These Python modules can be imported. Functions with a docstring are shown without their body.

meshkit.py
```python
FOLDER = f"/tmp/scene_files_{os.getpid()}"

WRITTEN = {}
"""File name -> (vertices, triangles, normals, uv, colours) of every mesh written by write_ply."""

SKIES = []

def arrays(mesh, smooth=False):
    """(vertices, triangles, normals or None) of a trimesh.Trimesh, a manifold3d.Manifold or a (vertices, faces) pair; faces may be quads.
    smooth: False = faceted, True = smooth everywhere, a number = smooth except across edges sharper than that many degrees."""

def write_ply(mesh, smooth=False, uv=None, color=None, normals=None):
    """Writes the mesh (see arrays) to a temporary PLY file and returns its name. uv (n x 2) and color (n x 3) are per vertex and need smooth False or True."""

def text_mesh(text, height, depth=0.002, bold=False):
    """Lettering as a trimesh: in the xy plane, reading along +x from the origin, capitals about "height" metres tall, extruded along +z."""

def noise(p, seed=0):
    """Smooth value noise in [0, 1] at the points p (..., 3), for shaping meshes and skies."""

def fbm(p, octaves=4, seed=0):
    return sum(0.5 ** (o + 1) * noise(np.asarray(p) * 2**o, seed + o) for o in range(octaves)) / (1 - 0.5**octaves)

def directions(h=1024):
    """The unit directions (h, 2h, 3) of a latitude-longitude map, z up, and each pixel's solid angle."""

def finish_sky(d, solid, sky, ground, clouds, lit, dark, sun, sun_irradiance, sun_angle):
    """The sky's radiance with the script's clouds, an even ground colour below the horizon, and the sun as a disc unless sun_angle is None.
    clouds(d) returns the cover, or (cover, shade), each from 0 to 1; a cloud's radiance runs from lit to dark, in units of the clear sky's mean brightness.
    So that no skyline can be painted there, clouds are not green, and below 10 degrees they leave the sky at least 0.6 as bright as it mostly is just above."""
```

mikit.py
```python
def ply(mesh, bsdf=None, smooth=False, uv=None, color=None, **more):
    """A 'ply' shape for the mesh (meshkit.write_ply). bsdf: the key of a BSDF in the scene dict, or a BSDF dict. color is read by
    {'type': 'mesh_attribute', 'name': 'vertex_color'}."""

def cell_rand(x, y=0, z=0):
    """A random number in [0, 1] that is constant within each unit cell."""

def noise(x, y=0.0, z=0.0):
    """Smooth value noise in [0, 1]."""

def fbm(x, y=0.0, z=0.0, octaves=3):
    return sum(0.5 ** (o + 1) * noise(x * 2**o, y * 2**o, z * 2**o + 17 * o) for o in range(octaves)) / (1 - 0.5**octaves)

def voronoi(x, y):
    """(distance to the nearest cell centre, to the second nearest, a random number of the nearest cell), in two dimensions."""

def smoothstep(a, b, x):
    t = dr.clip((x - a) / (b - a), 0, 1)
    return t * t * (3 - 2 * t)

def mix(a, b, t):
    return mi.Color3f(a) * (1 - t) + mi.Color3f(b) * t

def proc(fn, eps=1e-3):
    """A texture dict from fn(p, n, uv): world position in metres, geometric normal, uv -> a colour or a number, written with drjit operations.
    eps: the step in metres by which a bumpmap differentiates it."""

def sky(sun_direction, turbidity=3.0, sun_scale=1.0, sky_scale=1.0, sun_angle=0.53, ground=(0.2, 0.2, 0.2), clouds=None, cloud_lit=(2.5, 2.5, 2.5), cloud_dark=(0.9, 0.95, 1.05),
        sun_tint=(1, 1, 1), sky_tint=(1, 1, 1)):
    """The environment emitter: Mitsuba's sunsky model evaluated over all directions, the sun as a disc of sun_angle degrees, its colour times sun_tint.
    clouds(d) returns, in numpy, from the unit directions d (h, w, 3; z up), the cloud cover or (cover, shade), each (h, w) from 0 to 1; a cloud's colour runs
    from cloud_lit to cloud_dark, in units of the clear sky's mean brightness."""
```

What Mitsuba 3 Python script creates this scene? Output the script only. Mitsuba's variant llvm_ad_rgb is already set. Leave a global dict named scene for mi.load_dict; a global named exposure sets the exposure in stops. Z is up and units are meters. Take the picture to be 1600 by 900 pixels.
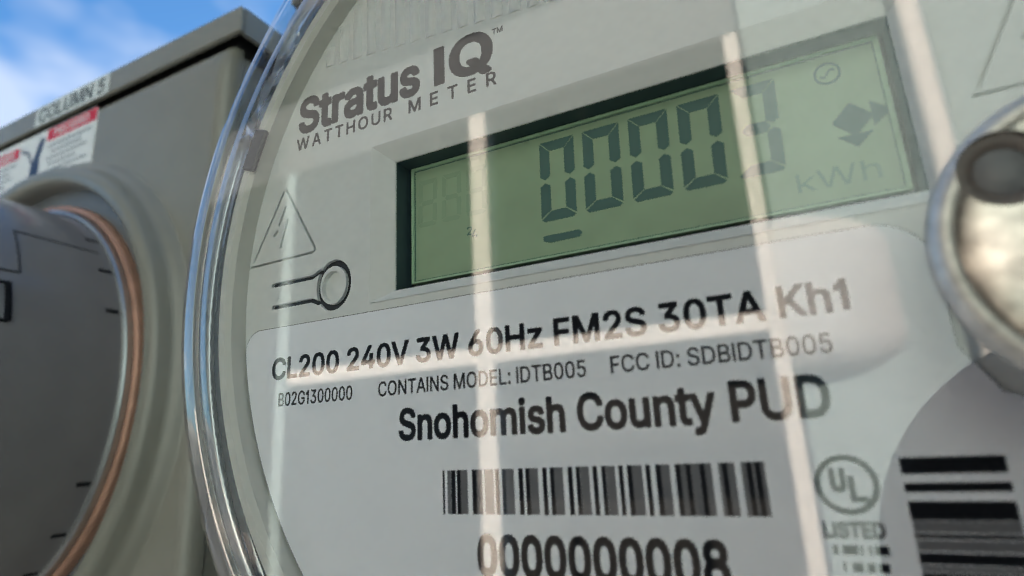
import math, random
import numpy as np, trimesh, shapely, mitsuba as mi, drjit as dr
import mikit, meshkit
import manifold3d as m3
from shapely.geometry import Polygon, Point, box as sbox, LineString
from shapely import affinity, union_all

T = mi.ScalarTransform4f
scene, labels = {}, {}
random.seed(4)
MM = 0.001

# ------------------------------------------------------------------ camera, sky, exposure
# The plane of the printed label is y = 0; x runs right, z up, the camera stands 70 mm in front of it.
D = 0.070
EYE = np.array([0.0, -D, 0.0])
FWD = np.array([-0.41866, 0.87158, 0.25508])
UP = np.array([0.15442, -0.20846, 0.96576])
scene['camera'] = {
    'type': 'thinlens', 'fov': 82.24, 'fov_axis': 'x', 'near_clip': 0.004, 'far_clip': 500.0,
    'aperture_radius': 0.00060, 'focus_distance': 0.096,
    'to_world': T().look_at(origin=EYE.tolist(), target=(EYE + FWD).tolist(), up=UP.tolist()),
}


def cloud_cover(d):
    p = d / np.maximum(d[..., 2:3] + 0.25, 0.05)
    w = meshkit.fbm(np.stack([p[..., 0] * 1.6, p[..., 1] * 1.6, p[..., 2] * 0 + 3.1], -1) + 0.7 * meshkit.noise(p * 2.1)[..., None], 5, seed=23)
    f = meshkit.fbm(np.stack([p[..., 0] * 5, p[..., 1] * 5, p[..., 2] * 0], -1), 4, seed=5)
    return np.clip((w - 0.575) * 3.2 + (f - 0.5) * 1.5, 0, 0.55), 0.25 + 0 * w


SUN = (-0.06, 0.82, 0.50)
scene['sky'] = mikit.sky(SUN, turbidity=2.5, ground=(0.25, 0.25, 0.24), clouds=cloud_cover, cloud_lit=(2.5, 2.65, 2.9), cloud_dark=(1.8, 1.9, 2.1), sun_tint=(0.83, 0.965, 1.26), sky_tint=(0.255, 0.43, 0.57))
exposure = 3.6


# ------------------------------------------------------------------ materials
def material(key, color, rough=0.5, spec=0.5, metal=0.0, coat=0.0, two=True, **kw):
    b = {'type': 'principled', 'base_color': color if isinstance(color, dict) else {'type': 'rgb', 'value': list(color)},
         'roughness': rough if isinstance(rough, dict) else float(rough), 'specular': spec, 'metallic': metal, **kw}
    if coat:
        b['clearcoat'], b['clearcoat_gloss'] = coat, 0.9
    scene[key] = {'type': 'twosided', 'bsdf': b} if two else b
    return key


def speck(base, amount, scale, grime=0.0, tint=(0.55, 0.5, 0.42)):
    base = [float(c) for c in base]

    def fn(p, n, uv):
        a = mikit.fbm(p.x * scale, p.y * scale, p.z * scale, 3)
        c = mi.Color3f(base) * (1 + amount * (a - 0.5) * 2)
        if grime:
            g = mikit.smoothstep(0.5, 0.8, mikit.fbm(p.x * scale * 0.21, p.y * scale * 0.21, p.z * scale * 0.21 + 9, 4))
            c = c * (1 - g * grime) + c * mi.Color3f(tint) * (g * grime)
        return c
    return mikit.proc(fn)


M_CHASSIS = material('mat_chassis', speck((0.645, 0.655, 0.635), 0.03, 900), 0.6, 0.3)
M_RIM = material('mat_rim', (0.56, 0.55, 0.50), 0.5, 0.4)
M_LABEL = material('mat_label', speck((0.775, 0.785, 0.82), 0.015, 700), 0.7, 0.2)
M_INK = material('mat_ink', (0.008, 0.009, 0.012), 0.7, 0.08)
M_FINE = material('mat_fine_print', (0.13, 0.13, 0.14), 0.5, 0.3)
M_LOGO = material('mat_logo_ink', (0.045, 0.038, 0.036), 0.5, 0.3)
M_LCDFRAME = material('mat_display_frame', (0.026, 0.055, 0.06), 0.5, 0.4)
M_BLACK = material('mat_black_plastic', (0.012, 0.014, 0.016), 0.45, 0.4)
M_LCD = material('mat_lcd', speck((0.26, 0.37, 0.235), 0.14, 150), 0.35, 0.5)
M_SEG = material('mat_segment', (0.06, 0.135, 0.115), 0.4, 0.4)
M_GHOST = material('mat_ghost', (0.235, 0.345, 0.22), 0.4, 0.4)
M_UNIT = material('mat_unit', (0.16, 0.28, 0.20), 0.4, 0.4)
M_LCDEDGE = material('mat_lcd_edge', (0.33, 0.50, 0.32), 0.3, 0.5)
M_BORDER = material('mat_border', (0.20, 0.20, 0.195), 0.6, 0.2)
M_CLIP = material('mat_clip', (0.05, 0.05, 0.055), 0.5, 0.4)
M_NICKEL = material('mat_nickel', speck((0.44, 0.42, 0.38), 0.5, 700), 0.22, 0.5, 1.0)
M_PORTRIM = material('mat_port_rim', speck((0.74, 0.70, 0.63), 0.35, 700), 0.5, 0.5, 0.6)
M_RECESS = material('mat_recess', (0.10, 0.078, 0.066), 0.4, 0.5)
M_LENSDISC = material('mat_port_window', (0.13, 0.13, 0.13), 0.35, 0.5)
M_COPPER = material('mat_copper', speck((0.46, 0.25, 0.18), 0.25, 160), 0.45, 0.5, 0.3)
M_ZINC = material('mat_zinc', (0.55, 0.57, 0.57), 0.35, 0.5, 0.9)
M_FLANK = material('mat_flank', speck((0.23, 0.215, 0.22), 0.05, 120), 0.2, 0.6)
M_PAINT = material('mat_paint', speck((0.235, 0.228, 0.195), 0.05, 60, 0.25, (0.8, 0.76, 0.7)), 0.38, 0.5, 0.0, 0.35)
M_GAP = material('mat_gap', (0.03, 0.03, 0.03), 0.7, 0.2)
M_SOCKET = material('mat_socket', (0.13, 0.14, 0.15), 0.4, 0.5)
M_STICKER = material('mat_sticker', speck((0.78, 0.80, 0.82), 0.05, 90), 0.55, 0.3)
M_TAPE = material('mat_tape', speck((0.66, 0.70, 0.70), 0.05, 90), 0.55, 0.3)
M_RED = material('mat_red', (0.62, 0.02, 0.05), 0.5, 0.3)
M_NAVY = material('mat_navy', (0.03, 0.05, 0.12), 0.5, 0.3)
M_GREYINK = material('mat_grey_ink', (0.30, 0.33, 0.36), 0.5, 0.3)
M_TAPEINK = material('mat_tape_ink', (0.05, 0.06, 0.06), 0.5, 0.3)
scene['mat_clear'] = {'type': 'dielectric', 'int_ior': 1.58, 'ext_ior': 1.0}
scene['mat_rim_pane'] = {'type': 'thindielectric', 'int_ior': 1.85}
scene['mat_cover_pane'] = {'type': 'thindielectric', 'int_ior': 1.6}
M_WHITE = material('mat_white_paint', speck((0.93, 0.80, 0.68), 0.03, 9), 0.5, 0.4)
M_BAY = material('mat_bay_paint', speck((0.72, 0.675, 0.625), 0.05, 9), 0.6, 0.3)
M_TEAL = material('mat_teal_paint', speck((0.31, 0.38, 0.36), 0.06, 4), 0.6, 0.3)
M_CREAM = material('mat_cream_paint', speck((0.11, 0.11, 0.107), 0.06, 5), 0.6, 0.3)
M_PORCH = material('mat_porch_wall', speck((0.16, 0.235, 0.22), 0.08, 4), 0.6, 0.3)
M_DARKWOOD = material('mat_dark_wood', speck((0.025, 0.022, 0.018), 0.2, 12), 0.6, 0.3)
M_ROOF = material('mat_roof', speck((0.10, 0.09, 0.09), 0.2, 9), 0.8, 0.2)
M_DARKGLASS = material('mat_dark_glass', (0.02, 0.025, 0.03), 0.08, 0.6)
M_GRAVEL = material('mat_gravel', speck((0.085, 0.085, 0.085), 0.3, 30), 0.9, 0.1)
M_STEEL = material('mat_galvanised', speck((0.45, 0.46, 0.46), 0.12, 25), 0.5, 0.5, 0.7)
M_CABINET = material('mat_cabinet', speck((0.06, 0.06, 0.062), 0.1, 30), 0.45, 0.4)
M_BOARD = material('mat_board', speck((0.05, 0.045, 0.04), 0.25, 10), 0.7, 0.2)


# ------------------------------------------------------------------ helpers
def numbered(key):
    if key not in taken:
        taken.add(key)
        return key
    k = 1
    while f'{key}_{k:03d}' in taken:
        k += 1
    taken.add(f'{key}_{k:03d}')
    return f'{key}_{k:03d}'


taken = set()


def thing(name, label, cat, group=None, kind=None):
    key = numbered(name)
    labels[key] = {'label': label, 'category': cat}
    if group:
        labels[key]['group'] = group
    if kind:
        labels[key]['kind'] = kind
    return key


def part(parent, name, mesh, mat, smooth=False, label=None, kind=None, **kw):
    key = numbered(f'{parent}__{name}' if parent else name)
    scene[key] = mikit.ply(mesh, mat, smooth=smooth, **kw)
    if label or kind:
        labels[key] = {}
        if label:
            labels[key]['label'] = label
        if kind:
            labels[key]['kind'] = kind
    return key


def cat(*ms):
    return trimesh.util.concatenate([m for m in ms if m is not None])


def tm(man):
    mesh = man.to_mesh()
    return trimesh.Trimesh(mesh.vert_properties[:, :3], mesh.tri_verts, process=False)


def box(x0, x1, y0, y1, z0, z1, bevel=0.0):
    if not bevel:
        m = trimesh.creation.box((x1 - x0, y1 - y0, z1 - z0))
        m.apply_translation(((x0 + x1) / 2, (y0 + y1) / 2, (z0 + z1) / 2))
        return m
    pts, b = [], bevel
    for x, sx in ((x0, 1), (x1, -1)):
        for y, sy in ((y0, 1), (y1, -1)):
            for z, sz in ((z0, 1), (z1, -1)):
                for a, c, e in ((1, 1, 0), (1, 0, 1), (0, 1, 1), (.3, .3, .3) if False else (0.42, 0.42, 0.42)):
                    if (a, c, e) != (0.42, 0.42, 0.42):
                        pts.append((x + sx * b * a, y + sy * b * c, z + sz * b * e))
    return trimesh.convex.convex_hull(np.array(pts))


FACE = np.array([[1, 0, 0, 0], [0, 0, -1, 0], [0, 1, 0, 0], [0, 0, 0, 1.0]])   # (x, y) of a drawing -> (x, z) of the wall, its thickness towards the viewer


def flat(shape, y, depth):
    """A drawing (shapely, in metres: x right, y up) as a sheet whose back lies at y and whose front is depth nearer to the viewer."""
    ms = []
    for g in getattr(shape, 'geoms', [shape]):
        if g.is_empty or g.area < 1e-12:
            continue
        ms.append(trimesh.creation.extrude_polygon(Polygon(g.exterior, g.interiors), depth, engine='earcut'))
    m = trimesh.util.concatenate(ms)
    m.apply_transform(FACE)
    m.apply_translation((0, y, 0))
    return m


GLYPH = {}


def drawn(text, bold):
    m = meshkit.text_mesh(text, 1.0, 0.1, bold)
    return union_all([Polygon(m.vertices[f][:, :2]).buffer(1e-4) for f in m.faces[m.triangles_center[:, 2] > 0.0999]])


def glyph(c, bold):
    """(drawing, advance) of one character, capitals 1 tall."""
    if (c, bold) not in GLYPH:
        w = 0.19 if bold else 0.135
        hh = drawn('HH', bold).bounds
        if c == ' ':
            GLYPH[c, bold] = None, 0.36
        elif c == 'I':
            GLYPH[c, bold] = sbox(0.09, 0, 0.09 + w, 1), w + 0.18
        elif c == '1':
            GLYPH[c, bold] = union_all([sbox(0.36 - w / 2, 0, 0.36 + w / 2, 1), Polygon([(0.36, 1.0), (0.09, 0.80), (0.09, 0.80 - w), (0.40, 0.88 - w * .6)])]), 0.64
        else:
            s = drawn('H' + c + 'H', bold)
            adv = s.bounds[2] - s.bounds[0] - (hh[2] - hh[0])
            one = drawn(c, bold)
            GLYPH[c, bold] = one, adv
    return GLYPH[c, bold]


def outline(text, bold=False, extra=0.0):
    """The lettering as a drawing with capitals 1 tall and baseline 0."""
    out, x = [], 0.0
    for c in text:
        s, adv = glyph(c, bold)
        if s is not None:
            out.append(affinity.translate(s, x, 0))
        x += adv
    s = union_all(out)
    return s.buffer(extra).simplify(0.004) if extra else s.simplify(0.003)


def fit(shape, x0, x1, base, cap):
    a, _, b, _ = shape.bounds
    s = (x1 - x0) / (b - a)
    return affinity.affine_transform(shape, [s * MM, 0, 0, cap * MM, (x0 - a * s) * MM, base * MM])


def text(parent, name, string, x0, x1, base, cap, y=0.0, mat=None, bold=False, extra=0.0, depth=0.00005, label=None):
    return part(parent, name, flat(fit(outline(string, bold, extra), x0, x1, base, cap), y, depth), mat or M_INK, label=label)


def spaced(string, x0, x1, base, cap, bold=False, extra=0.0, advance=None):
    """Wide-set capitals: each letter in a slot of its own."""
    ls = [outline(c, bold, extra) if c != ' ' else None for c in string]
    w = [(s.bounds[2] - s.bounds[0]) if s is not None else 0.5 for s in ls]
    total = sum(w)
    gap = ((x1 - x0) / cap - total) / (len(w) - 1)
    out, x = [], 0.0
    for s, k in zip(ls, w):
        if s is not None:
            out.append(affinity.translate(s, x - s.bounds[0], 0))
        x += k + gap
    return affinity.affine_transform(union_all(out), [cap * MM, 0, 0, cap * MM, x0 * MM, base * MM])


def lathe(profile, cx, cz, n=256, radius=None, closed=True):
    """profile: a closed loop of (r, y); the axis runs along y through (cx, cz). radius(angle, r, y) may shape it."""
    p = np.array(profile, float)
    a = np.arange(n) * 2 * np.pi / n
    r = np.broadcast_to(p[None, :, 0], (n, len(p))).copy()
    if radius is not None:
        r = radius(a[:, None], r, p[None, :, 1])
    v = np.stack([cx + r * np.cos(a)[:, None], np.broadcast_to(p[None, :, 1], r.shape), cz + r * np.sin(a)[:, None]], -1).reshape(-1, 3)
    k = len(p)
    i, j = np.meshgrid(np.arange(n), np.arange(k if closed else k - 1), indexing='ij')
    i2, j2 = (i + 1) % n, (j + 1) % k
    q = np.stack([i * k + j, i * k + j2, i2 * k + j2, i2 * k + j], -1).reshape(-1, 4)
    m = trimesh.Trimesh(v, np.vstack([q[:, [0, 1, 2]], q[:, [0, 2, 3]]]), process=True)
    m.merge_vertices()
    m.update_faces(m.nondegenerate_faces())
    if closed:
        trimesh.repair.fix_normals(m)
    return m


def arc(r0, y0, r1, y1, n=8, out=True):
    """Quarter-ellipse from (r0, y0) to (r1, y1): leaves r0 along r, arrives at r1 along y."""
    t = np.linspace(0, np.pi / 2, n + 1)
    return [(r0 + (r1 - r0) * math.sin(a), y1 + (y0 - y1) * math.cos(a)) for a in t]


def disc_solid(shape, y_front, y_back):
    cs = []
    for g in getattr(shape, 'geoms', [shape]):
        cs.append(m3.CrossSection([np.array(g.exterior.coords)[:-1]] + [np.array(r.coords)[:-1] for r in g.interiors], m3.FillRule.EvenOdd))
    c = cs[0]
    for k in cs[1:]:
        c = c + k
    s = m3.Manifold.extrude(c, y_back - y_front)
    return s.rotate([90, 0, 0]).translate([0, y_back, 0])


def stroke(pts, w):
    return LineString(np.array(pts) * MM).buffer(w * MM / 2, quad_segs=4)


# ------------------------------------------------------------------ the electricity meters
CZ = 0.0270                    # height of the meters' axes over the camera
CX_MAIN, CX_LEFT = -0.0155, -0.2885
Y_BOX = 0.061                  # front plane of the enclosures' cover plates

WIN = (-54.2, 15.1, 23.6, 45.4)        # the display window, mm
BEZ = (-58.0, 18.2, 21.9, 48.5)


def warning_triangle(dx):
    t = [stroke([(-84.3 + dx, 33.4), (-77.9 + dx, 45.3)], 0.42), stroke([(-77.3 + dx, 45.6), (-70.1 + dx, 33.6), (-69.9 + dx, 32.9), (-70.4 + dx, 32.6), (-84.9 + dx, 32.4)], 0.42)]
    t += [stroke([(-77.3 + dx, 42.3), (-78.6 + dx, 39.2)], 0.5), stroke([(-76.6 + dx, 39.8), (-78.0 + dx, 34.9)], 0.5), stroke([(-79.7 + dx, 37.4), (-79.0 + dx, 38.0)], 0.6)]
    return union_all(t)


def pane_disc(cx, cz, r, y, n=240):
    a = np.arange(n) * 2 * np.pi / n
    v = np.vstack([np.stack([cx + r * np.cos(a), np.full(n, y), cz + r * np.sin(a)], -1), [[cx, y, cz]]])
    return v, np.stack([np.arange(n), (np.arange(n) + 1) % n, np.full(n, n)], -1)


def build_meter(t, cx, main):
    ox = cx - CX_MAIN
    sh = lambda s: affinity.translate(s, ox, 0)
    mv = lambda m: m.apply_translation((ox, 0, 0)) or m

    # clear cover: one thick shell with a rounded front edge, a flange and locking ridges
    yf = -0.0095
    outer = [(0.0, yf), (0.03, yf), (0.06, yf)] + arc(0.0706, yf, 0.0812, 0.0030, 18) + [(0.0813, 0.02), (0.0812, 0.046), (0.0800, 0.0495), (0.0794, 0.0525)]
    inner = arc(0.0712, yf + 0.0026, 0.0782, 0.0040, 14) + [(0.0781, 0.02), (0.0779, 0.049), (0.0776, 0.0525)]

    def ridge(a, r, y):
        d = np.degrees(a) % 360
        low = np.clip((d - 140) / 7, 0, 1) * np.clip((157.5 - d) / 1.2, 0, 1)
        lug = np.exp(-((d - 149) / 1.6) ** 2) + np.exp(-((d - 154.5) / 1.2) ** 2)
        k = np.clip((r - 0.0740) / 0.004, 0, 1) * (y < 0.03)
        outside = (r > 0.0785) | (y < -0.0061) & (r > 0.0736) | (y < -0.0035) & (r > 0.0768)
        return r - k * outside * (0.0027 * low - 0.0010 * lug)

    k0 = 14                                      # from here on the edge is solid plastic, before it a thin sheet
    if main:
        bead = outer[3 + k0 - 1:3 + 19] + [(0.0813, 0.014), (0.0783, 0.014)] + inner[12:15][::-1] + [(0.0768, 0.0004)]
        part(t, 'cover_edge', lathe(bead, cx, CZ, 720, ridge), 'mat_clear', smooth=28)
        outer, tail = outer[:3 + k0], [(0.0813, 0.0141), (0.0813, 0.02)] + outer[3 + 19 + 1:]
        part(t, 'cover_skirt', lathe(tail, cx, CZ, 360, None, False), 'mat_cover_pane', smooth=True)
    if not main:   # the neighbour has an opaque grey flank and only a clear face
        outer = [q for q in outer if q[1] < 0.004]
        inner = inner[:15]
    cover = part(t, 'cover', lathe(outer, cx, CZ, 720, ridge, False), 'mat_cover_pane', smooth=True, label='clear round plastic cover with a thick rounded rim')
    part(cover, 'inner_wall', lathe(inner, cx, CZ, 720, ridge, False), 'mat_rim_pane', smooth=True)
    # chassis: grey front plate with engraved signs, a raised rim and a long flank behind
    disc = Point(cx, CZ).buffer(0.0722, quad_segs=48)
    hole = sh(sbox(BEZ[0] * MM, BEZ[2] * MM, BEZ[1] * MM, BEZ[3] * MM))
    plate = disc_solid(disc.difference(hole), 0.0, 0.004)
    cut = disc_solid(sh(union_all([warning_triangle(0), warning_triangle(105.3)])), -0.001, 0.0012)
    plate = plate - cut
    key_arc = sh(affinity.scale(Point(-65.6 * MM, 26.1 * MM).buffer(4.25 * MM, quad_segs=24), 0.86, 1.0))
    key_in = sh(affinity.scale(Point(-65.7 * MM, 26.1 * MM).buffer(3.2 * MM, quad_segs=24), 0.86, 1.0))
    key_dish = sh(affinity.scale(Point(-65.9 * MM, 26.0 * MM).buffer(2.5 * MM, quad_segs=24), 0.86, 1.0))
    ring = key_arc.difference(key_in)
    bars = sh(union_all([stroke([(-79.2, 28.15), (-70.2, 28.15), (-68.6, 28.9)], 0.75), stroke([(-78.9, 24.2), (-70.2, 24.2), (-68.7, 23.5)], 0.75)])).difference(key_in)
    plate = plate - disc_solid(union_all([ring, bars]), -0.001, 0.0011) - disc_solid(key_dish, -0.001, 0.0009)
    chassis = part(t, 'chassis', tm(plate), M_CHASSIS, label='grey inner front plate with engraved warning triangles')
    for x in np.arange(-68.0, 20, 3.1):
        zl = (66.5 - 0.10 * (x + 62) + 0.6) * MM
        top = math.sqrt(max(0.0688 ** 2 - (x * MM + ox - cx) ** 2, 0)) + CZ
        if top - zl > 0.002:
            u = np.linspace(-1, 1, 9)
            sec = Polygon(np.vstack([np.c_[u * 0.0010, 0.00022 * (1 - u ** 2)], [[0.0010, -0.0003], [-0.0010, -0.0003]]]))
            m = trimesh.creation.extrude_polygon(sec, top - zl, engine='earcut')
            m.apply_transform(np.array([[1, 0, 0, x * MM + ox], [0, -1, 0, 0], [0, 0, 1, zl], [0, 0, 0, 1.0]]))
            m.invert()
            part(chassis, 'rib', m, M_CHASSIS, smooth=45)
    part(chassis, 'key_symbol', flat(union_all([ring, bars]), 0.0011, 0.0005), M_BLACK, label='engraved black keyhole-like symbol of a ring and two bars')
    rim = [(0.0700, 0.0002), (0.0702, -0.0028), (0.0710, -0.0035), (0.0724, -0.0035), (0.0731, -0.0027), (0.0735, 0.004), (0.0742, 0.0562), (0.0722, 0.0562), (0.0722, 0.0002)]
    if not main:
        rim = [(0.0700, 0.0002), (0.0702, -0.0028), (0.0710, -0.0035), (0.0730, -0.0035), (0.0748, -0.0020), (0.0762, 0.0040), (0.0768, 0.0300), (0.0768, 0.0562), (0.0722, 0.0562), (0.0722, 0.0002)]
    part(chassis, 'rim', lathe(rim, cx, CZ, 256), M_RIM if main else M_FLANK, smooth=35)
    clip = box(0.0691, 0.0722, -0.0043, -0.0034, -0.0039, 0.0039, 0.0003)
    clip.apply_transform(trimesh.transformations.rotation_matrix(-math.radians(158.6), (0, 1, 0)))
    clip.apply_translation((cx, 0, CZ))
    part(chassis, 'clip', clip, M_CLIP, label='small dark clip on the rim')

    # display: sloped bezel, black recess, glass, segments
    x0, x1, z0, z1 = [v * MM for v in WIN]
    X0, X1, Z0, Z1 = [v * MM for v in BEZ]
    f, b = -0.0003, 0.0012
    ov = [(X0, 0.0030, Z0), (X1, 0.0030, Z0), (X1, 0.0030, Z1), (X0, 0.0030, Z1), (X0, f, Z0), (X1, f, Z0), (X1, f, Z1), (X0, f, Z1), (x0, b, z0), (x1, b, z0), (x1, b, z1), (x0, b, z1), (x0, 0.0030, z0), (x1, 0.0030, z0), (x1, 0.0030, z1), (x0, 0.0030, z1)]
    q = []
    for s in range(4):
        n = (s + 1) % 4
        q += [(s, n, 4 + n, 4 + s), (4 + s, 4 + n, 8 + n, 8 + s), (8 + s, 8 + n, 12 + n, 12 + s), (12 + s, 12 + n, n, s)]
    bez = trimesh.Trimesh(*meshkit.arrays((ov, q))[:2], process=False)
    trimesh.repair.fix_normals(bez)
    bez.apply_translation((ox, 0, 0))
    part(t, 'bezel', bez, M_CHASSIS)
    disp = f'{t}__display'
    taken.add(disp)
    yd = 0.0046
    gl = (-53.4, 14.4, 25.2, 45.2)
    scene[disp] = mikit.ply(mv(box(gl[0] * MM, gl[1] * MM, yd, yd + 0.001, gl[2] * MM, gl[3] * MM)), M_LCD)
    labels[disp] = {'label': 'green liquid crystal display reading 00003'}
    wall = sbox(x0 - 0.0012, z0 - 0.0012, x1 + 0.0012, z1 + 0.0012).difference(sbox(x0 + 0.00002, z0 + 0.00002, x1 - 0.00002, z1 - 0.00002))
    part(disp, 'frame', mv(flat(wall, yd + 0.0010, 0.0041)), M_LCDFRAME)
    part(disp, 'backing', mv(box(x0 - 0.001, x1 + 0.001, yd + 0.0011, yd + 0.002, z0 - 0.001, z1 + 0.001)), M_BLACK)
    edge = sbox(gl[0] * MM, gl[2] * MM, gl[1] * MM, gl[3] * MM).difference(sbox((gl[0] + .55) * MM, (gl[2] + .3) * MM, (gl[1] - .55) * MM, (gl[3] - .5) * MM))
    part(disp, 'glass_edge', mv(flat(edge, yd, 0.0002)), M_LCDEDGE)
    inner_line = sbox((gl[0] + .6) * MM, (gl[2] + .35) * MM, (gl[1] - .6) * MM, (gl[3] - .6) * MM)
    part(disp, 'border_line', mv(flat(inner_line.difference(inner_line.buffer(-0.00013, join_style=2)), yd, 0.00006)), M_SEG)

    s_ = 74.2 / 70.0
    ys, k = yd - 0.00002, 74.2 / 70.0

    def digit(xl, xr, zb, zt, on, w=1.58):
        zm, g = (zb + zt) / 2, 0.10
        h = w / 2
        segs = {
            'a': [(xl + g, zt), (xr - g, zt), (xr - w - g * .2, zt - w), (xl + w + g * .2, zt - w)],
            'd': [(xl + w + g * .2, zb + w), (xr - w - g * .2, zb + w), (xr - g, zb + .35), (xr - .5, zb), (xl + .5, zb), (xl + g, zb + .35)],
            'f': [(xl, zt - g), (xl + w, zt - w - g), (xl + w, zm + h + .0), (xl + h, zm + .2), (xl, zm + h)],
            'b': [(xr, zt - g), (xr - w, zt - w - g), (xr - w, zm + h), (xr - h, zm + .28), (xr, zm + h)],
            'e': [(xl, zb + g + .5), (xl + w, zb + w + g), (xl + w, zm - h), (xl + h, zm - .28), (xl, zm - h)],
            'c': [(xr, zb + g + .5), (xr - w, zb + w + g), (xr - w, zm - h), (xr - h, zm - .28), (xr, zm - h)],
            'g': [(xl + w + .05, zm + h), (xr - w - .05, zm + h), (xr - h - .2, zm), (xr - w - .05, zm - h), (xl + w + .05, zm - h), (xl + h + .2, zm)],
        }
        out = []
        for c in on:
            p = Polygon([((a - (zt - z) * 0.03) * MM, z * MM) for a, z in segs[c]])
            out.append(p.buffer(0))
        return union_all(out)
    for n in range(5):
        xl = (-28.35 + 6.43 * n) * k
        shape = digit(xl, xl + 5.15 * k, 29.0 * k, 40.9 * k, 'abcdef' if n < 4 else 'abcdg')
        part(disp, 'digit', mv(flat(shape, ys, 0.00005)), M_SEG)
    for n in range(3):
        xl = (-49.0 + 4.3 * n) * k
        part(disp, 'faint_digit', mv(flat(digit(xl, xl + 3.4 * k, 32.5 * k, 40.2 * k, 'abcdefg', 0.8), ys, 0.00004)), M_GHOST)
    bar = Polygon([(x * MM, z * MM) for x, z in [(-28.6 * k, 27.0 * k), (-23.4 * k, 27.0 * k), (-23.0 * k, 26.5 * k), (-23.4 * k, 26.0 * k), (-27.6 * k, 25.9 * k), (-28.6 * k, 26.3 * k)]])
    part(disp, 'cursor_bar', mv(flat(bar, ys, 0.00005)), M_SEG)
    sym = Point(8.05 * k * MM, 39.6 * k * MM)
    wave = LineString([((8.05 * k + t_) * MM, (39.6 * k + .45 * math.sin(t_ * 3.2)) * MM) for t_ in np.linspace(-.8, .8, 17)]).buffer(.13 * MM)
    part(disp, 'wave_symbol', mv(flat(union_all([sym.buffer(1.5 * MM).difference(sym.buffer(1.2 * MM)), wave]), ys, 0.00005)), M_SEG)
    c0 = (9.55 * k, 33.2 * k)
    dia = affinity.rotate(sbox((c0[0] - 1.25) * MM, (c0[1] - 1.25) * MM, (c0[0] + 1.25) * MM, (c0[1] + 1.25) * MM), 45).buffer(.35 * MM)
    low = Polygon([((c0[0] - 1.9) * MM, (c0[1] - 1.9) * MM), ((c0[0] + 1.9) * MM, (c0[1] - 1.9) * MM), (c0[0] * MM, (c0[1] - 3.6) * MM)])
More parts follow.
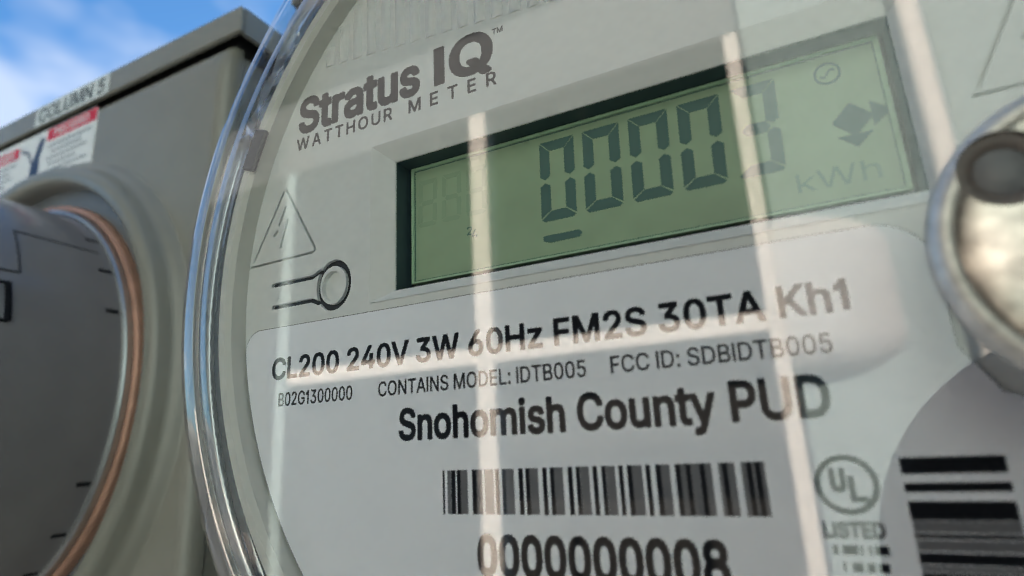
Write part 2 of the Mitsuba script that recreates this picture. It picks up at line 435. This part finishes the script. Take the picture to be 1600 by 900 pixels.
    arr = Polygon([((c0[0] + 2.0) * MM, (c0[1] + 1.9) * MM), ((c0[0] + 2.0) * MM, (c0[1] - 1.5) * MM), ((c0[0] + 4.1) * MM, (c0[1] + 0.2) * MM)])
    part(disp, 'flow_symbol', mv(flat(union_all([dia, low, arr]), ys, 0.00005)), M_SEG)
    part(disp, 'unit_lettering', mv(flat(fit(outline('kWh'), 2.9 * k, 11.2 * k, 25.8 * k, 2.3 * k), ys, 0.00005)), M_UNIT)
    part(disp, 'small_lettering', mv(flat(union_all([fit(outline('2'), -40.6 * k, -39.75 * k, 29.6 * k, 1.25 * k), fit(outline('4'), -39.8 * k, -38.9 * k, 29.0 * k, 1.25 * k)]), ys, 0.00005)), M_SEG)

    # label plate with print
    lab = Point(CX_MAIN, CZ).buffer(0.0693, quad_segs=64).intersection(sbox(-0.2, -0.2, 0.1385 * 0.1, 0.02035)).difference(Point(0.1, 0.1).buffer(0.0001))
    right = Polygon([(v[0] * MM, v[1] * MM) for v in [(13.85, 21), (13.85, 7), (16.5, 2.5), (26, -1.5), (40, -2), (40, -60), (-95, -60), (-95, 21)]])
    lab = Point(CX_MAIN, CZ).buffer(0.0695, quad_segs=64).intersection(sbox(-0.2, -0.2, 0.2, 0.02040)).intersection(right)
    lab = lab.buffer(-0.0032).buffer(0.0032, quad_segs=10)
    corner = sbox(0.0085, 0.0150, 0.0138501, 0.0205).difference(Point(0.0085, 0.0150).buffer(0.00538, quad_segs=16))
    lab = lab.difference(corner)
    label = part(t, 'label_plate', mv(flat(lab, -0.00001, 0.00045)), M_LABEL, label='white printed label plate with rounded corners')
    yl = -0.00046
    part(label, 'border_line', mv(flat(lab.buffer(0.00013).difference(lab.buffer(-0.00003)), -0.00001, 0.00042)), M_BORDER)
    lt = lambda s, *a, **kw: part(label, 'lettering', mv(flat(fit(outline(s, kw.get('bold', False), kw.get('extra', 0)), *a), yl, 0.00004)), M_INK)
    lt('CL200 240V 3W 60Hz FM2S 30TA Kh1', -77.8, 5.7, 11.85, 3.3, bold=True, extra=0.015)
    lt('B02G1300000', -76.0, -60.8, 7.45, 2.05, extra=0.02)
    lt('CONTAINS MODEL: IDTB005', -55.9, -23.75, 7.5, 2.05, extra=0.02)
    lt('FCC ID: SDBIDTB005', -20.6, 3.4, 7.6, 2.0, extra=0.02)
    lt('Snohomish County PUD', -52.2, 2.3, 1.2, 4.1, bold=True, extra=0.022)
    lt('0000000008', -40.0, -9.7, -15.55, 4.35, bold=True, extra=0.035)
    part(label, 'lettering', mv(flat(fit(outline('LISTED', True, 0.05), -0.45, 4.9, -10.45, 1.35), yl, 0.00004)), M_INK)
    # too small and blurred to be read in the picture: rows of dashes of the same size
    for z, xs in ((-12.0, [(0.15, .6), (0.95, 2.3), (2.5, 2.75), (3.2, 3.5), (3.7, 4.9)]), (-13.55, [(.8, 1.05), (1.6, 2.5), (2.8, 3.5), (3.75, 4.7)])):
        part(label, 'fine_print', mv(flat(union_all([sbox(a * MM, (z) * MM, c * MM, (z + .85) * MM) for a, c in xs]), yl, 0.00004)), M_INK, kind='stuff')
    black = [(-44.92, -44.72), (-43.60, -43.02), (-42.72, -42.25), (-40.40, -39.88), (-36.98, -36.55), (-36.02, -35.60),
             (-33.68, -33.15), (-32.72, -32.25), (-30.40, -29.92), (-29.40, -28.95), (-27.05, -26.55), (-26.02, -25.58),
             (-23.9, -23.42), (-22.8, -22.38), (-20.72, -20.3), (-19.72, -19.24), (-17.55, -17.12), (-16.42, -15.92), (-14.22, -13.75), (-13.05, -12.62), (-11.55, -11.1), (-9.2, -8.75), (-6.72, -6.28), (-5.88, -5.42)]
    fine = [(-44.25, -43.70), (-42.20, -41.15), (-39.85, -38.95), (-38.6, -37.3), (-35.55, -34.40), (-32.2, -31.05), (-28.9, -27.75), (-25.5, -24.4),
            (-22.3, -21.2), (-19.2, -18.0), (-15.9, -14.85), (-13.7, -13.1), (-12.6, -11.6), (-11.05, -10.35), (-9.65, -9.22), (-8.7, -7.95), (-7.3, -6.75), (-6.25, -5.9), (-5.4, -4.95)]
    part(label, 'barcode', mv(flat(union_all([sbox((a - 0.05) * MM, -8.62 * MM, (c + 0.05) * MM, -3.13 * MM) for a, c in black]), yl, 0.00004)), M_INK)
    part(label, 'barcode_fine_bars', mv(flat(union_all([sbox(a * MM, -8.6 * MM, c * MM, -3.15 * MM) for a, c in fine]), yl, 0.00003)), M_FINE)
    bars2 = [(-4.68, -3.15), (-6.32, -5.48), (-8.82, -7.12), (-10.42, -9.98), (-12.62, -11.6), (-14.6, -13.32), (-17, -15.8), (-19.5, -18.2)]
    fine2 = [(-9.9, -8.86), (-11.5, -10.5), (-13.25, -12.7), (-15.6, -14.7), (-18, -17.1)]
    part(label, 'barcode', mv(flat(union_all([sbox(7.15 * MM, a * MM, 15.4 * MM, c * MM) for a, c in bars2]), yl, 0.00004)), M_INK)
    part(label, 'barcode_fine_bars', mv(flat(union_all([sbox(7.2 * MM, a * MM, 15.4 * MM, c * MM) for a, c in fine2]), yl, 0.00003)), M_FINE)
    c = Point(2.32 * MM, -5.55 * MM)
    U = union_all([stroke([(1.15, -4.2), (1.15, -5.6), (1.35, -6.0), (1.75, -6.05), (2.05, -5.75), (2.05, -4.2)], 0.56)])
    L = stroke([(2.75, -5.0), (2.75, -6.95), (3.75, -6.95)], 0.56)
    part(label, 'emblem', mv(flat(union_all([c.buffer(2.85 * MM, quad_segs=24).difference(c.buffer(2.28 * MM, quad_segs=24)), U, L]), yl, 0.00004)), M_INK, label='round emblem with two joined letters')

    # brand lettering on the plate
    part(chassis, 'lettering', mv(flat(union_all([fit(outline('Stratus', True, 0.035), -75.1, -48.4, 56.1, 6.5), fit(outline('IQ', True, 0.035), -45.7, -34.85, 56.1, 6.5)]), -0.00001, 0.00004)), M_LOGO)
    part(chassis, 'lettering', mv(flat(union_all([spaced('WATTHOUR', -75.3, -54.0, 52.65, 2.25, extra=0.03), spaced('METER', -50.7, -34.5, 52.65, 2.25, extra=0.03)]), -0.00001, 0.00004)), M_LOGO)
    part(chassis, 'lettering', mv(flat(fit(outline('TM', True), -34.9, -33.0, 61.4, 0.95), -0.00001, 0.00004)), M_LOGO)

    # optical port: a bright metal disc with a recessed window
    pc = (0.0252 + ox, 0.0137)
    pr = [(0.0, -0.0117), (0.004, -0.01168), (0.007, -0.0116), (0.0095, -0.0114), (0.0112, -0.01115), (0.01175, -0.0110), (0.01175, -0.00965), (0, -0.00965)]
    prr = [(0.0118, -0.0110), (0.0121, -0.0112), (0.0125, -0.01127), (0.0130, -0.01115), (0.01345, -0.0107), (0.0137, -0.0102), (0.0137, -0.00965), (0.0118, -0.00965)]
    solid = lambda m: m3.Manifold(m3.Mesh(np.asarray(m.vertices, np.float32), np.asarray(m.faces, np.uint32)))
    man, man_rim = solid(lathe(pr, pc[0], pc[1], 128)), solid(lathe(prr, pc[0], pc[1], 128))
    hole2 = m3.Manifold.cylinder(0.0020, 0.0034, 0.0034, 64).rotate([90, 0, 0])
    hx = [(0.0179 + ox, 0.0202), (2 * pc[0] - 0.0179 - ox, 0.0072)]
    for h in hx:
        cutter = hole2.translate([h[0], -0.0102, h[1]])
        man, man_rim = man - cutter, man_rim - cutter
    port = part(t, 'optical_port', tm(man), M_NICKEL, smooth=25, label='shiny metal disc with a dark round window at the right edge')
    part(port, 'rim', tm(man_rim), M_PORTRIM, smooth=40)
    for h in hx:
        part(port, 'window_ring', lathe([(0.0021, -0.0105), (0.0029, -0.0108), (0.00335, -0.0107), (0.00335, -0.01022), (0.0021, -0.01022)], h[0], h[1], 48), M_RECESS, smooth=40)
        part(port, 'window', lathe([(0, -0.0107), (0.0012, -0.01062), (0.00208, -0.0104), (0.00208, -0.01022), (0, -0.01022)], h[0], h[1], 48), M_LENSDISC, smooth=40)

    # base: rings that sit in the enclosure's hub
    part(t, 'base_ring', lathe([(0.0770, 0.0535), (0.0777, 0.0529), (0.0786, 0.0531), (0.0790, 0.0537), (0.0790, 0.0572), (0.0770, 0.0572)], cx, CZ, 192), M_ZINC, smooth=30)
    part(t, 'gasket', lathe([(0.0793, 0.0565), (0.0797, 0.0556), (0.0808, 0.0553), (0.0817, 0.0558), (0.0820, 0.0568), (0.0820, 0.0590), (0.0793, 0.0590)], cx, CZ, 192), M_COPPER, smooth=50, label='copper-coloured ring at the base')
    part(t, 'socket', lathe([(0.0, 0.0590), (0.0765, 0.0592), (0.0910, 0.0592), (0.0910, 0.0700), (0, 0.0700)], cx, CZ, 192), M_SOCKET, smooth=30)
    return t


mtr = thing('electricity_meter', 'round electricity meter with clear cover, white label and green display, in the foreground', 'electricity meter', 'electricity meters on their enclosures')
build_meter(mtr, CX_MAIN, True)
mtr2 = thing('electricity_meter', 'second electricity meter at the left edge, seen from its side, out of focus', 'electricity meter', 'electricity meters on their enclosures')
build_meter(mtr2, CX_LEFT, False)
# scale ticks and a printed outline along its flank
def on_flank(m, deg, r=0.07675):
    """A piece modelled at (0, y, 0), its face towards +x, set on the flank at this angle."""
    m.apply_translation((r, 0, 0))
    m.apply_transform(trimesh.transformations.rotation_matrix(-math.radians(deg), (0, 1, 0)))
    m.apply_translation((CX_LEFT, 0, CZ))
    return m


for deg in (46.0, 32.4, 18.9, -25.9, -40.3, -54.0):
    part(mtr2, 'tick_mark', on_flank(box(-0.0004, 0.0003, 0.0483, 0.0527, -0.0007, 0.0007), deg), M_INK)


def flank_curve(a0, a1, y0, y1, w):
    n = max(1, int(abs(a1 - a0) / 2))
    ms = []
    for u in range(n):
        p = [(math.radians(a0 + (a1 - a0) * q), y0 + (y1 - y0) * q) for q in (u / n, (u + 1) / n)]
        ms.append(trimesh.creation.cylinder(w, segment=[np.array([CX_LEFT + 0.0768 * math.cos(a), y, CZ + 0.0768 * math.sin(a)]) for a, y in p], sections=6))
    return cat(*ms)


part(mtr2, 'printed_outline', cat(flank_curve(40.7, 39.8, 0.0236, 0.0505, 0.00035), flank_curve(40.6, 25.7, 0.0240, 0.0228, 0.00035), flank_curve(25.7, 25.5, 0.0228, 0.005, 0.00035)), M_CLIP)
part(mtr2, 'printed_mark', cat(flank_curve(22.1, 12.2, 0.0194, 0.0194, 0.0009), flank_curve(22.1, 12.2, 0.0160, 0.0160, 0.0005), flank_curve(22.1, 22.0, 0.0160, 0.0194, 0.0005), flank_curve(12.2, 12.1, 0.0160, 0.0194, 0.0005)), M_INK)

# ------------------------------------------------------------------ the enclosures
GROUP_BOX = 'grey-green enclosures in a row'


def build_box(t, cx, x0, x1):
    zt, zj, zb = 0.1705, 0.1590, -0.330
    yb = Y_BOX + 0.125
    shell = m3.Manifold(m3.Mesh(*[np.asarray(v, k) for v, k in zip((lambda b: (b.vertices, b.faces))(box(x0 + 0.0075, x1 - 0.0075, Y_BOX + 0.004, yb, zb, zj - 0.0015, 0.003)), (np.float32, np.uint32))]))
    shell = shell - m3.Manifold.cylinder(0.03, 0.0915, 0.0915, 96).rotate([90, 0, 0]).translate([cx, Y_BOX + 0.02, CZ])
    body = part(t, 'body', tm(shell), M_PAINT)
    # pressed cover plate with rounded edges and a hub that rises round the meter
    rect = Polygon([(x0, zb), (x1, zb), (x1, zj), (x0, zj)])
    n = 192
    a = np.arange(n) * 2 * np.pi / n
    rows = []
    prof = [(0.0895, 0.0070), (0.0898, -0.0050), (0.0905, -0.0082), (0.0922, -0.0098), (0.0945, -0.0104), (0.0968, -0.0099), (0.0982, -0.0082), (0.0988, -0.0056), (0.0996, -0.0040), (0.1005, -0.0034), (0.1013, -0.0028), (0.1022, -0.0019), (0.1030, -0.0009), (0.1037, -0.0002), (0.1044, 0.0)]
    for r, dy in prof:
        rows.append(np.stack([cx + r * np.cos(a), np.full(n, Y_BOX + dy), CZ + r * np.sin(a)], -1))

    def to_rect(inset, dy):
        c, s = np.cos(a), np.sin(a)
        X0, X1, Z0, Z1 = x0 + 0.0070 + inset, x1 - 0.0070 - inset, zb + 0.002 + inset, zj - 0.0018 - inset
        tx = np.where(c > 0, (X1 - cx) / np.maximum(c, 1e-9), (X0 - cx) / np.minimum(c, -1e-9))
        tz = np.where(s > 0, (Z1 - CZ) / np.maximum(s, 1e-9), (Z0 - CZ) / np.minimum(s, -1e-9))
        k = np.minimum(tx, tz)
        return np.stack([cx + k * c, np.full(n, Y_BOX + dy), CZ + k * s], -1)
    for inset, dy in ((0.0060, 0.0), (0.0040, 0.0003), (0.0020, 0.0012), (0.0006, 0.0028), (0.0, 0.0048), (0.0, 0.0070)):
        rows.append(to_rect(inset, dy))
    # corners of the plate
    v = np.array(rows)
    for row, (inset, _) in zip(v[len(prof):], ((0.0060, 0), (0.0040, 0), (0.0020, 0), (0.0006, 0), (0, 0), (0, 0))):
        for sx in (x0 + 0.0070 + inset, x1 - 0.0070 - inset):
            for sz in (zb + 0.002 + inset, zj - 0.0018 - inset):
                ang = math.atan2(sz - CZ, sx - cx) % (2 * math.pi)
                row[int(round(ang / (2 * math.pi) * n)) % n, [0, 2]] = sx, sz
    i, j = np.meshgrid(np.arange(len(v) - 1), np.arange(n), indexing='ij')
    q = np.stack([i * n + j, i * n + (j + 1) % n, (i + 1) * n + (j + 1) % n, (i + 1) * n + j], -1).reshape(-1, 4)
    part(t, 'cover_plate', trimesh.Trimesh(v.reshape(-1, 3), np.vstack([q[:, [0, 1, 2]], q[:, [0, 2, 3]]]), process=False), M_PAINT, smooth=40)
    # lid: a folded hood that overhangs the plate
    lid = cat(box(x0, x1, Y_BOX - 0.0012, Y_BOX + 0.0012, zj, zt, 0.0006), box(x0, x0 + 0.002, Y_BOX + 0.0012, yb + 0.002, zj, zt - 0.0001), box(x1 - 0.002, x1, Y_BOX + 0.0012, yb + 0.002, zj, zt - 0.0001),
              box(x0 + 0.002, x1 - 0.002, Y_BOX + 0.0012, yb + 0.002, zt - 0.003, zt - 0.0002))
    part(t, 'lid', lid, M_PAINT)
    part(t, 'joint', box(x0 + 0.009, x1 - 0.009, Y_BOX + 0.006, yb - 0.003, zj - 0.004, zt - 0.004), M_GAP)
    return x0, x1, zt, zj, zb


bx1 = thing('meter_box', 'grey-green painted steel enclosure with warning sticker behind the left meter', 'meter box', GROUP_BOX)
build_box(bx1, CX_LEFT, -0.4035, -0.1735)
bx2 = thing('meter_box', 'grey-green painted steel enclosure hidden behind the foreground meter', 'meter box', GROUP_BOX)
build_box(bx2, CX_MAIN, -0.1470, 0.1080)

ys = Y_BOX - 0.00125
tape = part(bx1, 'column_sticker', flat(sbox(-0.3160, 0.1592, -0.2572, 0.1698), ys, 0.0002), M_TAPE, label='pale sticker lettered COLUMN 5 on the lid')
text(tape, 'lettering', 'COLUMN 5', -313, -260.0, 160.8, 7.2, ys - 0.0002, M_TAPEINK, True, 0.01)
yw = Y_BOX - 0.00005
stk = part(bx1, 'warning_sticker', flat(sbox(-0.3650, 0.1255, -0.2645, 0.1558).buffer(-0.003).buffer(0.003, quad_segs=5), yw, 0.0002), M_STICKER, label='white warning sticker with red headings and a dark hand')
yw -= 0.0002
part(stk, 'heading', flat(sbox(-0.3045, 0.1490, -0.2652, 0.1553), yw, 0.0001), M_RED)
text(stk, 'lettering', 'PELIGRO', -299, -271, 150.6, 3.4, yw - 0.0001, M_STICKER, True)
part(stk, 'heading', flat(sbox(-0.3640, 0.1468, -0.3288, 0.1525), yw, 0.0001), M_RED)
text(stk, 'lettering', 'DANGER', -359, -333, 148.0, 3.2, yw - 0.0001, M_STICKER, True)
hand = union_all([stroke([(-312.0, 133), (-312, 138)], 7.5), stroke([(-312.5, 138), (-308.5, 150.3)], 4.2), stroke([(-314, 138), (-310.5, 149.3)], 2.4), stroke([(-315, 140), (-320, 147), (-326, 149.6)], 1.5), stroke([(-311, 133), (-311.2, 129.5)], 5.0)])
part(stk, 'hand_symbol', flat(hand, yw, 0.0001), M_NAVY)
rows = [sbox((-303 + 3 * (i % 2)) * MM, (145.2 - 3.3 * i) * MM, (-270 + [2, -5, 0, -8, 1, -12][i]) * MM, (146.5 - 3.3 * i) * MM) for i in range(6)] + [sbox(-0.362, (143.0 - 3.3 * i) * MM, (-330 - [0, 5, 2, 8, 3][i]) * MM, (144.2 - 3.3 * i) * MM) for i in range(5)]
part(stk, 'fine_print', flat(union_all(rows), yw, 0.00008), M_GREYINK, kind='stuff')

# ------------------------------------------------------------------ rack, ground, house opposite
GZ = -1.45
rack = thing('mounting_rack', 'dark board on galvanised posts that carries the meter boxes', 'rack')
part(rack, 'board', box(-0.75, 0.60, 0.1885, 0.206, -0.60, 0.166), M_BOARD)
for x in (-0.62, -0.145, 0.48):
    part(rack, 'post', box(x - 0.03, x + 0.03, 0.2065, 0.2665, GZ - 0.02, 0.14, 0.004), M_STEEL)
for z in (-0.45, 0.08):
    part(rack, 'rail', box(-0.74, 0.59, 0.2670, 0.3080, z - 0.02, z + 0.02, 0.003), M_STEEL)

gx = np.linspace(-60, 60, 61)
V = np.array([[x, y, GZ + 0.02 * meshkit.noise([x * .3, y * .3, 0.5])] for y in gx for x in gx])
i, j = np.meshgrid(np.arange(60), np.arange(60), indexing='ij')
q = np.stack([i * 61 + j, i * 61 + j + 1, (i + 1) * 61 + j + 1, (i + 1) * 61 + j], -1).reshape(-1, 4)
V[:, 2] -= 0.02
part(None, 'ground', trimesh.Trimesh(V, np.vstack([q[:, [0, 1, 2]], q[:, [0, 2, 3]]]), process=False), M_GRAVEL, smooth=True)
labels['ground'] = {'label': 'pale gravel ground in front of the meters', 'category': 'ground', 'kind': 'structure'}

# the porch opposite, which the clear covers mirror
DV = 2.2
YP = -(DV - D + 0.019)
house = thing('porch_house', 'pale green house with a white-posted porch facing the meters', 'house')


def hb(x0, x1, z0, z1, y0=0.0, th=0.09, bevel=0.004):
    """A piece of the house front: x and z as seen, in metres over the camera; y0 behind the front."""
    return box(x0, x1, YP - y0 - th, YP - y0, z0, z1, bevel)


part(house, 'wall', hb(-0.03, 3.2, GZ - 0.02, 2.6, 0.19, 0.16), M_TEAL)
part(house, 'side_wall', box(-0.029, 0.13, YP - 3.6, YP - 0.351, GZ - 0.02, 2.6), M_TEAL)
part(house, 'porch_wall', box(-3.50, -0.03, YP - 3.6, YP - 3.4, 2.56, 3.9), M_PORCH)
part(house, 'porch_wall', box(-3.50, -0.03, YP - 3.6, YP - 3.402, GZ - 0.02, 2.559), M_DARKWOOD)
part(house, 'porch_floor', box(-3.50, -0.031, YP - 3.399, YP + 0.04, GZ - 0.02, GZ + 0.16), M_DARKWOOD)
end = trimesh.creation.extrude_polygon(Polygon([(YP - 3.6, GZ - 0.02), (YP - 0.01, GZ - 0.02), (YP - 0.01, 2.65), (YP - 3.6, 3.86)]), 0.149, engine='earcut')
end.apply_transform(np.array([[0, 0, 1, -3.65], [1, 0, 0, 0], [0, 1, 0, 0], [0, 0, 0, 1.0]]))
part(house, 'porch_end', end, M_TEAL)
part(house, 'eave_beam', hb(-3.5, -0.02, 1.52, 1.98, 0.003, 0.08), M_CREAM)
roof = Polygon([(YP + 0.25, 2.62), (YP - 5.6, 4.6), (YP - 5.6, 4.75), (YP + 0.25, 2.77)])
rm = trimesh.creation.extrude_polygon(roof, 7.4, engine='earcut')
rm.apply_transform(np.array([[0, 0, 1, -3.8], [1, 0, 0, 0], [0, 1, 0, 0], [0, 0, 0, 1.0]]))
part(house, 'roof', rm, M_ROOF)
for xc, w in ((-0.543, 0.040), (-0.022, 0.024), (-1.085, 0.034)):
    part(house, 'post', hb(xc * DV - w * DV / 2, xc * DV + w * DV / 2, GZ + 0.16, 1.518, -0.012, 0.088), M_WHITE if xc > -1 else M_TEAL)
part(house, 'rail', hb(-2.43, -0.035 * DV, 0.152 * DV, 0.184 * DV, 0.0, 0.06), M_WHITE)
part(house, 'downpipe', hb(0.222 * DV, 0.250 * DV, GZ + 0.1, 2.5, -0.07, 0.06, 0.012), M_WHITE)
tr, zl, zh = 0.50, 0.10 * DV, 0.385 * DV
tp = [(0, zh)] + [(tr * math.sin(u), zh - 0.22 + 0.22 * math.cos(u)) for u in np.linspace(0.15, math.pi / 2, 12)] + [(tr, zl + .10)] + [(tr - 0.12 * (1 - math.cos(u)), zl + .10 - 0.13 * math.sin(u)) for u in np.linspace(0.2, math.pi / 2, 9)] + [(0, zl - .03)]
tank_m = trimesh.creation.revolve(np.array(tp[::-1]), angle=math.pi / 2, cap=True, sections=24)
tank_m.apply_translation((-0.012 * DV, YP - 0.02 - tr, 0))
part(house, 'rounded_bay', tank_m, M_BAY, smooth=40)
kb = 1 + 3.4 / DV
part(house, 'lintel', box(-3.45, -0.05, YP - 3.399, YP - 3.30, 0.455 * DV * kb, 0.50 * DV * kb), M_BLACK)
for xa, xb in ((-1.0, -0.80), (-0.48, -0.30)):
    w = part(house, 'window', box(xa * DV * kb, xb * DV * kb, YP - 3.399, YP - 3.34, 0.53 * DV * kb, 0.65 * DV * kb), M_WHITE)
    part(w, 'pane', box(xa * DV * kb + .06, xb * DV * kb - .06, YP - 3.3395, YP - 3.33, 0.53 * DV * kb + .06, 0.65 * DV * kb - .06), M_DARKGLASS)
part(house, 'door', box(-1.10 * DV * kb, -1.04 * DV * kb, YP - 3.399, YP - 3.36, GZ + .16, 0.43 * DV * kb), M_ROOF)

fence = thing('board_fence', 'white board fence beside the porch of the house', 'fence')
for q in range(13):
    part(fence, 'board', box(-3.95 - 0.16 * q, -3.805 - 0.16 * q, YP - 0.93, YP - 0.90, GZ - 0.02, 0.34, 0.004), M_WHITE)
part(fence, 'rail', box(-5.9, -3.80, YP - 0.99, YP - 0.9305, 0.1, 0.19), M_WHITE)

cab = thing('utility_cabinet', 'tall dark grey cabinet standing right of the meters', 'cabinet')
part(cab, 'body', box(0.128, 0.62, -0.165, 0.184, GZ - 0.02, 0.62, 0.006), M_CABINET)
part(cab, 'door', box(0.145, 0.605, -0.184, -0.1655, GZ + 0.08, 0.60, 0.005), M_CABINET)
part(cab, 'handle', box(0.165, 0.185, -0.205, -0.1845, -0.25, -0.10, 0.004), M_STEEL)

# a camera on a tripod close in front of the meter: its dark hood shows in the cover and shades the right of the label
cam = thing('tripod_camera', 'black camera with a wide round lens hood on a tripod before the meter', 'camera')
HC = np.array([0.0520, -0.0900, -0.0264])                    # centre of the hood's front; it looks the way the picture was taken
RIGHT = np.cross(FWD, UP)
AX = np.eye(4)
AX[:3, 0], AX[:3, 1], AX[:3, 2], AX[:3, 3] = RIGHT, FWD, UP, HC
lx = lambda m: m.apply_transform(AX) or m
part(cam, 'lens_hood', lx(lathe([(0.0430, 0), (0.0470, 0), (0.0474, -0.002), (0.0478, -0.055), (0.0440, -0.060), (0.0440, -0.050), (0.0425, -0.045)], 0, 0, 96)), M_BLACK, smooth=30)
part(cam, 'lens', lx(lathe([(0, -0.018), (0.02, -0.0205), (0.035, -0.027), (0.0415, -0.036), (0.0420, -0.1199), (0, -0.1199)], 0, 0, 64)), M_BLACK, smooth=30)
part(cam, 'body', lx(box(-0.062, 0.120, -0.190, -0.120, -0.140, 0.042, 0.014)), M_BLACK)
part(cam, 'viewfinder', lx(box(0.0, 0.06, -0.185, -0.13, 0.0421, 0.066, 0.01)), M_BLACK)
foot = (AX @ [0.03, -0.155, -0.1405, 1])[:3]
part(cam, 'tripod_head', trimesh.creation.cylinder(0.026, segment=[foot + [0.0, 0, -0.07], foot + [0, 0, -0.012]], sections=24), M_BLACK, smooth=40)
for kx, ky in ((0.35, -0.05), (-0.25, -0.42), (0.45, -0.5)):
    part(cam, 'tripod_leg', trimesh.creation.cylinder(0.012, segment=[foot + [kx * .05, ky * .05, -0.06], [foot[0] + kx, foot[1] + ky, GZ - .02]], sections=12), M_BLACK, smooth=40)
